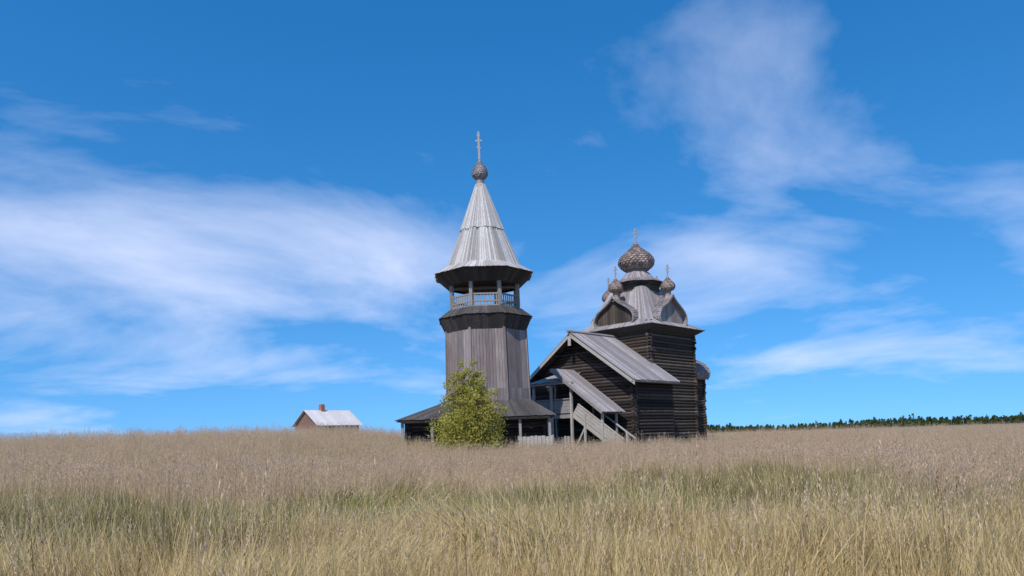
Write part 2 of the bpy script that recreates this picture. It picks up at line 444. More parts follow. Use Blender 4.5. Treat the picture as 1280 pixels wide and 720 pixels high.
# tent eave: boards flaring under the tent, then the tent itself
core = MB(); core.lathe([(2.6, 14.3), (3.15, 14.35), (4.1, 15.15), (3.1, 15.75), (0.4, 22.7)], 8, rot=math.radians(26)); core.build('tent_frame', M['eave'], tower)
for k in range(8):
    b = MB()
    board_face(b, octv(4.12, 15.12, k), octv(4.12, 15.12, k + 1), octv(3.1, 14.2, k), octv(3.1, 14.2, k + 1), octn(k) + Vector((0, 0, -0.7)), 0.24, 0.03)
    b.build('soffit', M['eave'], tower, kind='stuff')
    b = MB()
    board_face(b, octv(3.05, 15.82, k), octv(3.05, 15.82, k + 1), octv(4.28, 15.08, k), octv(4.28, 15.08, k + 1), octn(k) + Vector((0, 0, 1.4)), 0.22, 0.035, 0.07)
    board_face(b, octv(1.78, 19.0, k), octv(1.78, 19.0, k + 1), octv(3.20, 15.7, k), octv(3.20, 15.7, k + 1), octn(k) + Vector((0, 0, 0.4)), 0.2, 0.035, 0.12)
    board_face(b, octv(0.40, 22.75, k), octv(0.40, 22.75, k + 1), octv(1.90, 18.85, k), octv(1.90, 18.85, k + 1), octn(k) + Vector((0, 0, 0.4)), 0.2, 0.035, 0.12)
    b.build('tent_boards', M['tent'], tower, kind='stuff')
one('lathe', 'dome_neck', M['shingle'], tower, [(0.50, 22.6), (0.34, 22.85), (0.33, 23.25), (0.42, 23.32)], 12)
b = MB(); onion(b, 0.66, 1.75, 0.36, 23.25, rows=11, n=16)
dm = b.build('dome', M['shingle'], tower)
b = MB(); cross(b, (0, 0), 24.85, 2.35, 0.42); b.build('cross', M['cross'], dm)
# lean-to gallery round the foot
GE, GI = 6.1, 3.45
gx0, gx1, gy0, gy1 = -6.9, 5.2, -5.6, 4.4
ze, zi = 3.25, 4.6
cor = [(gx0, gy0), (gx1, gy0), (gx1, gy1), (gx0, gy1)]
inn = [(-3.3, -3.3), (3.3, -3.3), (3.3, 3.3), (-3.3, 3.3)]
core = MB()
core.add([(x, y, ze - 0.1) for x, y in cor] + [(x, y, zi - 0.1) for x, y in inn], [(0, 1, 5, 4), (1, 2, 6, 5), (2, 3, 7, 6), (3, 0, 4, 7)])
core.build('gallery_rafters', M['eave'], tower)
for i in range(4):
    j = (i + 1) % 4
    a0, a1 = Vector((*cor[i], ze)), Vector((*cor[j], ze)); b0, b1 = Vector((*inn[i], zi)), Vector((*inn[j], zi))
    n_ = (a1 - a0).cross(b0 - a0)
    if n_.z < 0: n_ = -n_
    b = MB(); board_face(b, b0, b1, a0, a1, n_, 0.28, 0.04, 0.1)
    b.build('gallery_roof', M['roof_dark'] if i in (0, 3) else M['roof'], tower, kind='stuff')
    b = MB()
    ins = 0.45
    p0 = Vector((cor[i][0] + math.copysign(ins, -cor[i][0]), cor[i][1] + math.copysign(ins, -cor[i][1]), 0))
    p1 = Vector((cor[j][0] + math.copysign(ins, -cor[j][0]), cor[j][1] + math.copysign(ins, -cor[j][1]), 0))
    L_ = (p1 - p0).length; npst = 5
    for q_ in range(npst):
        p = lerp(p0, p1, q_ / npst)
        one('bar', 'gallery_post', M['rail'], tower, p + Vector((0, 0, -0.3)), p + Vector((0, 0, ze - 0.05)), 0.2, 0.2, (1, 0, 0))
    one('bar', 'gallery_beam', M['rail'], tower, p0 + Vector((0, 0, ze - 0.12)), p1 + Vector((0, 0, ze - 0.12)), 0.18, 0.2)
# log rooms under the gallery roof
b = MB()
for p, q_ in (((-6.0, -4.4), (-3.6, -4.4)), ((-6.0, -4.4), (-6.0, 3.6)), ((-6.0, 3.6), (4.4, 3.6)), ((4.4, -4.0), (4.4, 3.6)), ((-3.6, -4.0), (4.4, -4.0))):
    log_wall(b, p, q_, 0.0, 3.4, 0.14)
b.build('gallery_wall', M['log'], tower, kind='stuff')

# ------------------------------------------------------------------ church
CX, CY = 5.75, 68.0
CG = hz(CX + 4, CY) - 0.05
CROT = math.radians(-45)
church = thing('wooden_church', 'dark log church with a steep gabled front hall, barrel roofs and shingled onion domes', 'church', (CX, CY, CG), (0, 0, CROT))
RZ, EZ, HR = 11.0, 6.05, 7.1            # ridge, eave, half run
slope = (RZ - EZ) / HR
WX, WY0, WY1 = 6.2, 1.25, 7.2
# hall walls
b = MB()
log_wall(b, (-WX, WY0), (WX, WY0), 0.0, RZ - 0.15, 0.16, 0.3, roof=lambda z: ((-0.3, 2 * WX + 0.3) if z < RZ - slope * WX - 0.15 else (WX - (RZ - 0.2 - z) / slope, WX + (RZ - 0.2 - z) / slope)))
b.build('log_wall', M['log'], church, kind='stuff')
for xx in (-WX, WX):
    b = MB(); log_wall(b, (xx, WY0), (xx, WY1), 0.15, EZ + 0.6, 0.16, 0.3); b.build('log_wall', M['log'], church, kind='stuff')
# hall roof: boards down each slope on a dark deck, ridge log, rake boards, eave boards
for sg in (-1, 1):
    n_ = Vector((sg * slope, 0, 1)).normalized()
    deck = MB()
    deck.plank([(0, 0.05, RZ - 0.14), (sg * HR, 0.05, EZ - 0.14), (sg * HR, WY1 + 0.2, EZ - 0.14), (0, WY1 + 0.2, RZ - 0.14)], n_, 0.08)
    deck.build('roof_deck', M['eave'], church)
    b = MB()
    board_face(b, (0, 0, RZ), (0, WY1 + 0.3, RZ), (sg * HR, 0, EZ), (sg * HR, WY1 + 0.3, EZ), n_, 0.26, 0.045, 0.12)
    b.build('roof_boards', M['roof'], church, kind='stuff')
    one('plank', 'rake_board', M['pale'], church, [(sg * 0.12, -0.06, RZ - 0.16), (sg * (HR + 0.15), -0.06, EZ - 0.17), (sg * (HR + 0.15), -0.06, EZ - 0.50), (sg * 0.12, -0.06, RZ - 0.49)], (0, 1, 0), 0.05)
    one('log', 'gutter_log', M['rail'], church, (sg * (HR - 0.05), -0.1, EZ - 0.12), (sg * (HR - 0.05), WY1 + 0.2, EZ - 0.12), 0.11)
    for zz in (3.2, 5.2):
        for yy in (WY0,):
            pass
one('log', 'ridge_log', M['rail'], church, (0, -0.35, RZ + 0.1), (0, WY1, RZ + 0.1), 0.16)
one('box', 'gable_pendant', M['pale'], church, -0.17, 0.17, -0.12, -0.07, RZ - 1.25, RZ - 0.1)
for xx in (-4.6, -2.3, 2.3, 4.6):
    one('log', 'purlin', M['log'], church, (xx, 0.1, RZ - abs(xx) * slope - 0.32), (xx, WY0 + 0.3, RZ - abs(xx) * slope - 0.32), 0.13)
# main cube
MC, MH, MZ = 11.2, 4.0, 12.1
for p, q_ in (((-MH, MC - MH), (MH, MC - MH)), ((MH, MC - MH), (MH, MC + MH)), ((MH, MC + MH), (-MH, MC + MH)), ((-MH, MC + MH), (-MH, MC - MH))):
    b = MB(); log_wall(b, p, q_, 0.0, MZ + 0.2, 0.17, 0.3); b.build('log_wall', M['log_church'], church, kind='stuff')
# spread eave: short flared roof round the cube, then a hipped roof rising to the drum
EO, EI = MH + 0.95, MH - 0.5
sq = lambda h, z: [Vector((-h, MC - h, z)), Vector((h, MC - h, z)), Vector((h, MC + h, z)), Vector((-h, MC + h, z))]
soff = MB(); A, B_ = sq(EO - 0.06, MZ - 0.28), sq(MH - 0.05, MZ - 0.9)
soff.add(A + B_, [(0, 1, 5, 4), (1, 2, 6, 5), (2, 3, 7, 6), (3, 0, 4, 7)]); soff.build('soffit', M['eave'], church)
for i in range(4):
    j = (i + 1) % 4
    for (h0, z0, h1, z1, nm) in ((EO, MZ - 0.25, EI, MZ + 0.55, 'eave_roof'), (EI + 0.12, MZ + 0.5, 1.95, 16.25, 'hip_roof')):
        A, B_ = sq(h0, z0), sq(h1, z1)
        n_ = (A[j] - A[i]).cross(B_[i] - A[i])
        if n_.z < 0: n_ = -n_
        b = MB(); board_face(b, B_[i], B_[j], A[i], A[j], n_, 0.25, 0.04, 0.08)
        b.add([A[i] - Vector((0, 0, .03)), A[j] - Vector((0, 0, .03)), B_[j] - Vector((0, 0, .03)), B_[i] - Vector((0, 0, .03))], [(0, 1, 2, 3)])
        b.build(nm, M['roof'], church, kind='stuff')
# barrel roofs crossing over the cube
BW, BZ0, BH = 2.25, MZ + 0.1, 3.0
def ogee(w, z0, h):
    pts = [(1.0, 0.0), (1.07, 0.10), (1.10, 0.22), (1.06, 0.34), (0.95, 0.46), (0.78, 0.56), (0.58, 0.65), (0.40, 0.73), (0.24, 0.81), (0.11, 0.90), (0.0, 1.0)]
    return [(a * w, z0 + b * h) for a, b in pts]
def barrel(parent, direction, y_near, y_far, w, z0, h, mat, wall_mat, centre):
    """ogee barrel along direction from y_near (gable end) to y_far"""
    d = Vector(direction); s_ = Vector((-d.y, d.x, 0)); pr = ogee(w, z0, h)
    c = Vector((centre[0], centre[1], 0))
    for sg in (-1, 1):
        base = MB(); row = [(sg * a, z) for a, z in pr]
        vs = [c + d * y_near + s_ * a * 0.985 + Vector((0, 0, z - 0.02)) for a, z in row] + [c + d * y_far + s_ * a * 0.985 + Vector((0, 0, z - 0.02)) for a, z in row]
        m_ = len(row); base.add(vs, [(i, i + 1, m_ + i + 1, m_ + i) for i in range(m_ - 1)])
        L_ = abs(y_near - y_far); ncol = max(4, int(L_ / 0.22)); rows = 15
        for i in range(rows):
            t1, t0 = 1 - i / rows, max(0, 1 - (i + 1.5) / rows); tm = t1 * 0.35 + t0 * 0.65
            (au, zu), (am, zm), (al, zl) = (interp_prof(pr, t) for t in (t1, tm, t0))
            for k in range(ncol + 1):
                yy = (k + (i % 2) * 0.5 - 0.25) / ncol; hw = 0.48 / ncol
                lift = 0.04 + random.uniform(0, 0.03)
                def P(a, z, f, li): return c + d * (y_near + (y_far - y_near) * min(1.0, max(0, f))) + s_ * sg * (a + li) + Vector((0, 0, z + li * 0.3))
                base.add([P(au, zu, yy - hw, 0), P(au, zu, yy + hw, 0), P(am, zm, yy + hw, lift), P(al, zl, yy, lift * 1.2), P(am, zm, yy - hw, lift)], [(0, 1, 2, 3, 4)])
        base.build('barrel_roof', mat, parent, kind='stuff')
    # gable end: planks standing upright inside the ogee
    n = 14; g = MB(); off = y_near + (0.35 if y_far > y_near else -0.35)
    for k in range(n):
        x0, x1 = (-1 + 2 * k / n) * w * 0.98, (-1 + 2 * (k + 1) / n - 0.012) * w * 0.98
        def top(x):
            x = abs(x); best = z0
            for (a0, z_0), (a1, z_1) in zip(pr[2:], pr[3:]):
                if a1 <= x <= a0: best = z_0 + (z_1 - z_0) * (a0 - x) / max(1e-6, a0 - a1)
            return best - 0.05
        q4 = [(x0, z0 - 0.5), (x1, z0 - 0.5), (x1, top(x1)), (x0, top(x0))]
        g.plank([c + d * off + s_ * a + Vector((0, 0, z)) for a, z in q4], -d, 0.04 + random.uniform(0, 0.02))
    g.build('gable_boards', wall_mat, parent, kind='stuff')
    # ogee trim on the edge
    tr = MB()
    for sg in (-1, 1):
        for (a0, z_0), (a1, z_1) in zip(pr, pr[1:]):
            tr.bar(c + d * y_near + s_ * sg * a0 + Vector((0, 0, z_0)), c + d * y_near + s_ * sg * a1 + Vector((0, 0, z_1)), 0.1, 0.16)
    tr.build('gable_trim', M['rail'], parent)
for dr in ((0, -1), (1, 0), (0, 1), (-1, 0)):
    barrel(church, (dr[0], dr[1], 0), MH + 0.35, 0.2, BW, BZ0, BH, M['shingle'], M['rail'] if dr[0] else M['log_church'], (0, MC))
    c = (dr[0] * 3.75, MC + dr[1] * 3.75)
    one('lathe', 'dome_neck', M['shingle_dark'], church, [(0.5, BZ0 + BH - 0.5), (0.32, BZ0 + BH - 0.05), (0.30, BZ0 + BH + 0.45), (0.42, BZ0 + BH + 0.52)], 12, c)
    b = MB(); onion(b, 0.74, 1.6, 0.36, BZ0 + BH + 0.45, c, 11, 16); dm = b.build('dome', M['shingle_dark'], church)
    b = MB(); cross(b, c, BZ0 + BH + 1.9, 1.25, 0.42); b.build('cross', M['cross'], dm)
# centre: eight sided tier with a flared roof, then the wide dome
one('lathe', 'drum_tier', M['log_church'], church, [(2.35, 14.3), (2.35, 16.75)], 8, (0, MC), rot=math.radians(22))
def oct_c(r, z, k): a = math.radians(22 + 45 * k); return Vector((r * math.sin(a), MC - r * math.cos(a), z))
for k in range(8):
    a = math.radians(22 + 45 * k + 22.5); on = Vector((math.sin(a), -math.cos(a), 0))
    b = MB()
    board_face(b, oct_c(1.15, 18.15, k), oct_c(1.15, 18.15, k + 1), oct_c(2.0, 17.3, k), oct_c(2.0, 17.3, k + 1), on + Vector((0, 0, 1)), 0.22, 0.03, 0.05)
    board_face(b, oct_c(1.95, 17.33, k), oct_c(1.95, 17.33, k + 1), oct_c(2.95, 16.85, k), oct_c(2.95, 16.85, k + 1), on + Vector((0, 0, 2)), 0.24, 0.035, 0.08)
    b.build('tier_roof', M['shingle'], church, kind='stuff')
one('lathe', 'tier_soffit', M['eave'], church, [(2.34, 16.5), (2.86, 16.8), (1.9, 17.27), (1.0, 18.1)], 8, (0, MC), rot=math.radians(22))
one('lathe', 'drum', M['shingle_dark'], church, [(1.14, 18.0), (1.02, 18.15), (1.02, 18.45), (1.15, 18.55)], 16, (0, MC))
b = MB(); onion(b, 1.85, 3.05, 1.15, 18.4, (0, MC), 15, 28); dm = b.build('dome', M['shingle_dark'], church)
b = MB(); cross(b, (0, MC), 21.3, 1.6, 0.52); b.build('cross', M['cross'], dm)
# apse with its own barrel
b = MB()
for p, q_ in (((2.6, MC + MH), (2.6, MC + MH + 4.2)), ((2.6, MC + MH + 4.2), (-2.6, MC + MH + 4.2)), ((-2.6, MC + MH + 4.2), (-2.6, MC + MH))):
    log_wall(b, p, q_, 0.0, 7.3, 0.16, 0.28)
b.build('apse_wall', M['log_church'], church, kind='stuff')
barrel(church, (0, 1, 0), 4.6 + MH, MH, 3.0, 7.0, 3.4, M['shingle'], M['log_church'], (0, MC))
c = (0, MC + MH + 3.2)
one('lathe', 'dome_neck', M['shingle_dark'], church, [(0.5, 10.0), (0.34, 10.4), (0.32, 11.0), (0.44, 11.1)], 12, c)
b = MB(); onion(b, 0.74, 1.7, 0.36, 11.0, c, 11, 16); dm = b.build('dome', M['shingle_dark'], church)
b = MB(); cross(b, c, 12.6, 1.4, 0.46); b.build('cross', M['cross'], dm)

# ------------------------------------------------------------------ covered staircase against the hall front
stair = thing('covered_staircase', 'roofed wooden stair with pale plank sides climbing to the raised landing of the church', 'staircase', (CX, CY, CG), (0, 0, CROT))
LX0, LX1, LY0, LY1, LZ = -2.8, 1.9, -2.2, 1.0, 3.25
def sb(name, mat, *a): return one('bar', name, mat, stair, *a)
for k in range(11):                                           # landing floor boards
    y0 = LY0 + (LY1 - LY0) * k / 11
    one('box', 'floor_board', M['rail'], stair, LX0, LX1, y0, y0 + 0.27, LZ - 0.09, LZ - random.uniform(0.02, 0.035))
sb('floor_beam', M['rail'], (LX0 - 0.1, LY0 + 0.08, LZ - 0.24), (LX1 + 0.15, LY0 + 0.08, LZ - 0.24), 0.22, 0.28)
for xx in (LX0 + 0.1, -0.5, LX1):                              # posts from the ground to the landing roof
    sb('post', M['pale'], (xx, LY0 - 0.12, -0.2), (xx, LY0 - 0.12, 6.0), 0.2, 0.2, (1, 0, 0))
for xx in (LX0 + 0.1, LX1):
    sb('post', M['rail'], (xx, LY1 - 0.2, -0.2), (xx, LY1 - 0.2, 6.6 if xx < 0 else LZ + 1.4), 0.18, 0.18, (1, 0, 0))
for k in range(4):                                            # boarded parapet
    z = LZ + 0.08 + k * 0.31
    one('box', 'parapet_board', M['rail'], stair, LX0, LX1, LY0 - random.uniform(0.0, 0.012), LY0 + 0.04, z, z + 0.295)
one('box', 'handrail', M['rail'], stair, LX0 - 0.08, LX1, LY0 - 0.1, LY0 + 0.12, LZ + 1.33, LZ + 1.43)
for k in range(4):
    z = LZ + 0.08 + k * 0.31
    one('box', 'parapet_board', M['rail'], stair, LX0, LX0 + 0.04, LY0 + 0.05, LY1, z, z + 0.295)
sb('roof_beam', M['rail'], (LX0 - 0.3, LY0 - 0.1, 6.08), (LX1 + 0.2, LY0 - 0.1, 6.08), 0.18, 0.2)
b = MB(); n_ = Vector((0, -0.28, 1)).normalized()
board_face(b, (LX0 - 0.4, LY1 + 0.1, 7.2), (0.35, LY1 + 0.1, 7.2), (LX0 - 0.4, LY0 - 0.6, 6.2), (1.2, LY0 - 0.6, 6.2), n_, 0.27, 0.045, 0.08)
b.build('landing_roof', M['roof'], stair, kind='stuff')
one('box', 'fascia_board', M['rail'], stair, LX0 - 0.4, LX1 + 0.05, LY0 - 0.56, LY0 - 0.5, 5.98, 6.17)
# under the landing: low pale lattice of boards
for k in range(12):
    x0 = LX0 + 0.2 + k * 0.38
    one('box', 'skirt_board', M['pale'], stair, x0, x0 + 0.26, LY0 - 0.02, LY0 + 0.03, -0.2, 1.15 + random.uniform(-0.1, 0.1))
# flight
SX0, SX1, SY0, SY1 = LX1, 6.35, LY0, -0.45
ns = 17
for k in range(ns):
    f = (k + 0.5) / ns; x = SX0 + (SX1 - SX0) * k / ns; z = LZ - LZ * (k + 1) / (ns + 0.6)
    one('box', 'step', M['rail'], stair, x, x + (SX1 - SX0) / ns + 0.04, SY0 + 0.08, SY1 - 0.08, z - 0.05, z)
sd = Vector((SX1 - SX0, 0, -LZ)).normalized(); su = Vector((-sd.z, 0, sd.x))
for yy in (SY0, SY1):
    a, c_ = Vector((SX0, yy, LZ - 0.1)), Vector((SX1 + 0.45, yy, -0.1))
    sb('stringer', M['pale'], a, c_, 0.09, 0.34)
    for k, o in enumerate((0.36, 0.66, 0.96) if yy == SY0 else ()):
        sb('side_plank', M['pale'], a + su * o, c_ + su * o + sd * -0.1, 0.05, 0.27)
    sb('handrail', M['pale'], a + su * 1.16, c_ + su * 1.16, 0.14, 0.1)
for xx, zt in ((3.4, 5.2), (5.35, 3.9)):
    zg = LZ - LZ * (xx - SX0) / (SX1 - SX0)
    sb('post', M['pale'], (xx, SY0 - 0.1, -0.2), (xx, SY0 - 0.1, zg + 1.0 if xx < 5 else 3.35), 0.18, 0.18, (1, 0, 0))
sb('post', M['rail'], (5.35, SY1 + 0.15, -0.2), (5.35, SY1 + 0.15, 3.35), 0.18, 0.18, (1, 0, 0))
sb('brace', M['pale'], (2.1, SY0 - 0.02, 0.0), (3.3, SY0 - 0.02, 1.9), 0.12, 0.16)
sb('newel_post', M['pale'], (SX1 + 0.25, SY0 - 0.02, -0.2), (SX1 + 0.25, SY0 - 0.02, 1.45), 0.2, 0.2, (1, 0, 0))
sb('newel_post', M['pale'], (SX1 + 0.25, SY1, -0.2), (SX1 + 0.25, SY1, 1.45), 0.2, 0.2, (1, 0, 0))
b = MB(); A0, A1 = Vector((-0.1, -2.75, 7.45)), Vector((5.75, -2.75, 3.25))
rd = (A1 - A0).normalized(); ru = Vector((-rd.z, 0, rd.x)); back = Vector((0, 3.25, 0))
board_face(b, A0, A0 + back, A1, A1 + back, ru, 0.27, 0.045, 0.1)
b.build('stair_roof', M['roof'], stair, kind='stuff')
one('plank', 'roof_deck', M['eave'], stair, [A0 - ru * 0.07, A1 - ru * 0.07, A1 + back - ru * 0.07, A0 + back - ru * 0.07], ru, 0.05)
sb('rake_board', M['rail'], A0 - ru * 0.1 + Vector((0, -0.03, 0)), A1 - ru * 0.1 + Vector((0, -0.03, 0)), 0.05, 0.22)
sb('eave_beam', M['rail'], A1 + Vector((-0.35, 0.1, -0.02)), A1 + back + Vector((-0.35, -0.1, -0.02)), 0.14, 0.18)

# ------------------------------------------------------------------ low pale fence before the gallery
fx0, fx1, fy = 0.5, 3.0, 52.6
fz = hz(1.6, fy)
fence = thing('plank_fence', 'short pale plank fence standing between the bush and the staircase', 'fence', (fx0, fy, fz))
for k in range(9):
    x0 = k * (fx1 - fx0) / 9
    one('box', 'plank', M['pale'], fence, x0, x0 + 0.25, -0.03, 0.0, -0.1, 1.2 + random.uniform(-0.05, 0.06))
for z in (0.3, 0.95):
    one('box', 'rail', M['rail'], fence, -0.1, 2.6, 0.003, 0.06, z, z + 0.1)
for x in (-0.02, 1.25, 2.5):
    one('box', 'post', M['rail'], fence, x - 0.06, x + 0.06, 0.065, 0.18, -0.3, 1.3)

# ------------------------------------------------------------------ village house on the rise at the left
hx, hy = -27.6, 108.0
house = thing('village_house', 'small house with pale metal roof and red-brown walls, far left behind the grass', 'house', (hx, hy, hz(hx, hy) + 0.9), (0, 0, math.radians(48)))
W_, D_, H_, R_ = 3.6, 2.9, 2.5, 4.7
b = MB(); b.box(-W_, W_, -D_, D_, -1.5, H_); b.build('wall', M['red_log'], house)
for x in (-2.4, 0.0, 2.4):
    f = one('box', 'window', M['trim'], house, x - 0.55, x + 0.55, -D_ - 0.05, -D_ + 0.02, 1.0, 2.4)
    for sx in (-0.23, 0.23):
        one('box', 'pane', M['glass'], f, x + sx - 0.18, x + sx + 0.18, -D_ - 0.06, -D_ - 0.03, 1.12, 2.28)
for sg in (-1, 1):
    b = MB(); n_ = Vector((0, sg * (R_ - H_) / (D_ + .4), 1))
    board_face(b, (-W_ - .4, 0, R_), (W_ + .4, 0, R_), (-W_ - .4, sg * (D_ + .5), H_ - .15), (W_ + .4, sg * (D_ + .5), H_ - .15), n_, 0.55, 0.03, 0, 0.01)
    b.build('roof', M['metal_roof'], house)
for sx in (-W_, W_ - 0.06):
    b = MB(); b.add([(sx, -D_, H_), (sx, D_, H_), (sx, 0, R_ - .08), (sx + .06, -D_, H_), (sx + .06, D_, H_), (sx + .06, 0, R_ - .08)], [(0, 1, 2), (5, 4, 3), (0, 3, 4, 1), (1, 4, 5, 2), (2, 5, 3, 0)])
    b.build('gable_wall', M['red_log'], house)
one('box', 'chimney', M['brick'], house, -1.2, -0.6, -0.35, 0.35, R_ - 0.5, R_ + 0.9)

# ------------------------------------------------------------------ bush and trees
def leaf_cloud(mb_pts, size, rng):
    """many small leaf faces as one numpy mesh: points, size -> verts, faces"""
    n = len(mb_pts)
    d1 = rng.normal(size=(n, 3)); d1 /= np.linalg.norm(d1, axis=1)[:, None]
    d2 = rng.normal(size=(n, 3)); d2 -= (d2 * d1).sum(1)[:, None] * d1; d2 /= np.linalg.norm(d2, axis=1)[:, None]
    s = size * rng.uniform(0.6, 1.35, n)[:, None]
    p = mb_pts
    v = np.stack([p - d1 * s, p + d2 * s * 0.36, p + d1 * s, p - d2 * s * 0.36], 1).reshape(-1, 3)
    return v
def mesh_quads(name, v, mat, parent=None):
    m_ = bpy.data.meshes.new(name); n = len(v)
    m_.vertices.add(n); m_.vertices.foreach_set('co', v.reshape(-1).astype(np.float32))
    m_.loops.add(n); m_.loops.foreach_set('vertex_index', np.arange(n))
    k = n // 4; m_.polygons.add(k); m_.polygons.foreach_set('loop_start', np.arange(0, n, 4)); m_.polygons.foreach_set('loop_total', np.full(k, 4))
    m_.update(); m_.validate(); m_.materials.append(mat)
    o = bpy.data.objects.new(name, m_); C.objects.link(o)
    if parent: o.parent = parent
    return o

BX, BY = -2.75, 47.0
bush = thing('willow_bush', 'large yellow-green bush growing in front of the bell tower', 'bush', (BX, BY, hz(BX, BY)))
rng = np.random.default_rng(5)
stems = MB(); pts = []
for k in range(46):
    a = rng.uniform(0, 2 * PI); spread = rng.uniform(0.15, 1.0)
    top = Vector((math.cos(a) * 2.15 * spread + 0.1, math.sin(a) * 1.8 * spread, 5.9 * (1 - 0.36 * spread ** 2.2) * rng.uniform(0.66, 1.06)))
    base = Vector((math.cos(a) * 0.5 * spread, math.sin(a) * 0.5 * spread, -0.1))
    mid = lerp(base, top, 0.5) + Vector((math.cos(a) * 0.55 * spread, math.sin(a) * 0.5 * spread, 0.1))
    prev, pr_ = base, 0.05
    for s in range(1, 9):
        t = s / 8; p = base * (1 - t) ** 2 + mid * 2 * t * (1 - t) + top * t * t
        stems.log(prev, p, pr_, 5, pr_ * 0.82); prev, pr_ = p, pr_ * 0.82
        if s >= 2:
            nl = int(105 if s < 8 else 85); rad = 0.62 if s < 6 else 0.5 - 0.1 * (s - 6)
            c_ = np.array(p) + rng.normal(size=3) * 0.18
            q_ = rng.normal(size=(nl, 3)); q_ /= np.linalg.norm(q_, axis=1)[:, None]
            pts.append(c_ + q_ * rad * rng.uniform(0.2, 1.0, nl)[:, None] ** 0.6 * np.array([1, 1, 0.85]))
    # low side shoots that widen the foot
    for s in range(4):
        c_ = np.array([math.cos(a) * rng.uniform(0.8, 2.45) - 0.05, math.sin(a) * rng.uniform(0.6, 1.9), rng.uniform(0.3, 2.9)])
        q_ = rng.normal(size=(60, 3)); pts.append(c_ + q_ * 0.26)
pts = np.concatenate(pts)
pts = pts[pts[:, 2] > 0.05]
stems.build('stem', M['bark'], bush)
mesh_quads('crown', leaf_cloud(pts, 0.085, rng), M['willow'], bush)

# far wood on the horizon: one mass
rg = np.random.default_rng(21); allp = []
for k in range(1500):
    x = rg.uniform(60, 760); y = 560 + rg.uniform(0, 80)
    h_ = rg.uniform(4.5, 10) * (0.72 + 0.28 * math.sin(x * 0.021) * math.sin(x * 0.0057 + 1)) * (1.35 if rg.uniform() < 0.12 else 1); n_ = 60
    z_ = rg.uniform(0, 1, n_); rr = (1 - z_ ** rg.uniform(0.8, 3.0) * 0.9) * h_ * rg.uniform(0.14, 0.28)
    an = rg.uniform(0, 2 * PI, n_)
    allp.append(np.stack([x + rr * np.cos(an), y + rr * np.sin(an), -1.0 + z_ * h_], -1))
fw = mesh_quads('far_wood', leaf_cloud(np.concatenate(allp), 1.1, rg), M['tree'])
fw['kind'] = 'stuff'; fw['label'] = 'low dark wood along the horizon right of the church'

# ------------------------------------------------------------------ meadow grass
def blade_mesh(name, spec, mats, seed):
    """one clump; spec: list of (count, radius, height range, width, lean, kind, material slot)"""
    rg = np.random.default_rng(seed); v = []; f = []; mi = []
    def strip(p0, d, hgt, w, lean, slot, seg=3):
        side = np.array([-d[1], d[0], 0.0]); o = len(v)
        for s in range(seg + 1):
            t = s / seg
            p = p0 + np.array([d[0] * lean * t * t, d[1] * lean * t * t, hgt * t * (1 - 0.18 * lean / max(hgt, .1) * t)])
            ww = w * (1 - t) ** 0.7 if s < seg else 0
            if s < seg: v.append(p - side * ww / 2); v.append(p + side * ww / 2)
            else: v.append(p)
        for s in range(seg - 1):
            a = o + 2 * s; f.append((a, a + 1, a + 3, a + 2)); mi.append(slot)
        f.append((o + 2 * seg - 2, o + 2 * seg - 1, o + 2 * seg)); mi.append(slot)
        return p
    for cnt, rad, (h0, h1), w, ln, kind, slot in spec:
        for _ in range(cnt):
            a = rg.uniform(0, 2 * PI); r = rad * math.sqrt(rg.uniform()); b_ = rg.uniform(0, 2 * PI)
            p0 = np.array([r * math.cos(a), r * math.sin(a), -0.03]); d = np.array([math.cos(b_), math.sin(b_)])
            h_ = rg.uniform(h0, h1); lean = ln * rg.uniform(0.2, 1.2) * h_
            if kind == 'blade': strip(p0, d, h_, w, lean, slot)
            else:
                tip = strip(p0, d, h_, w, lean * 0.6, slot, 3)
                tl = h_ * rg.uniform(0.16, 0.26)
                for q in range(8):
                    t = q / 8.0; c_ = tip + np.array([d[0] * 0.05 * t, d[1] * 0.05 * t, -tl + tl * 1.15 * t])
                    an = rg.uniform(0, 2 * PI); sp = (0.03 * (1 - t) + 0.008) * h_
                    e = c_ + np.array([math.cos(an) * sp, math.sin(an) * sp, 0.045 * h_])
                    sd_ = np.array([-math.sin(an), math.cos(an), 0]) * 0.005
                    o = len(v); mpt = (c_ + e) / 2
                    v.extend([c_, mpt + sd_, e, mpt - sd_]); f.append((o, o + 1, o + 2, o + 3)); mi.append(slot + 1)
    m_ = bpy.data.meshes.new(name); m_.from_pydata([tuple(x) for x in v], [], f); m_.update()
    for k in mats: m_.materials.append(M[k])
    m_.polygons.foreach_set('material_index', mi)
    return bpy.data.objects.new(name, m_)

def make_coll(name, specs, mats, nvar, seed):
    c = bpy.data.collections.new(name)
    for k in range(nvar): c.objects.link(blade_mesh(name + '_tuft', specs, mats, seed + k))
    return c
col_pink = make_coll('seed_grass', [(7, 0.30, (0.55, 0.9), 0.007, 0.35, 'stalk', 0), (12, 0.28, (0.3, 0.6), 0.010, 0.7, 'blade', 0), (3, 0.28, (0.2, 0.45), 0.012, 0.7, 'blade', 2)], ['pale_straw', 'panicle', 'olive'], 6, 100)
col_straw = make_coll('straw_grass', [(26, 0.32, (0.35, 0.75), 0.010, 0.55, 'blade', 0), (1, 0.3, (0.6, 0.85), 0.006, 0.35, 'stalk', 0), (5, 0.3, (0.25, 0.5), 0.012, 0.7, 'blade', 2)], ['straw', 'panicle', 'olive'], 6, 200)
col_green = make_coll('green_grass', [(26, 0.32, (0.25, 0.55), 0.014, 0.6, 'blade', 0), (6, 0.32, (0.35, 0.65), 0.010, 0.5, 'blade', 1)], ['green', 'straw'], 5, 300)
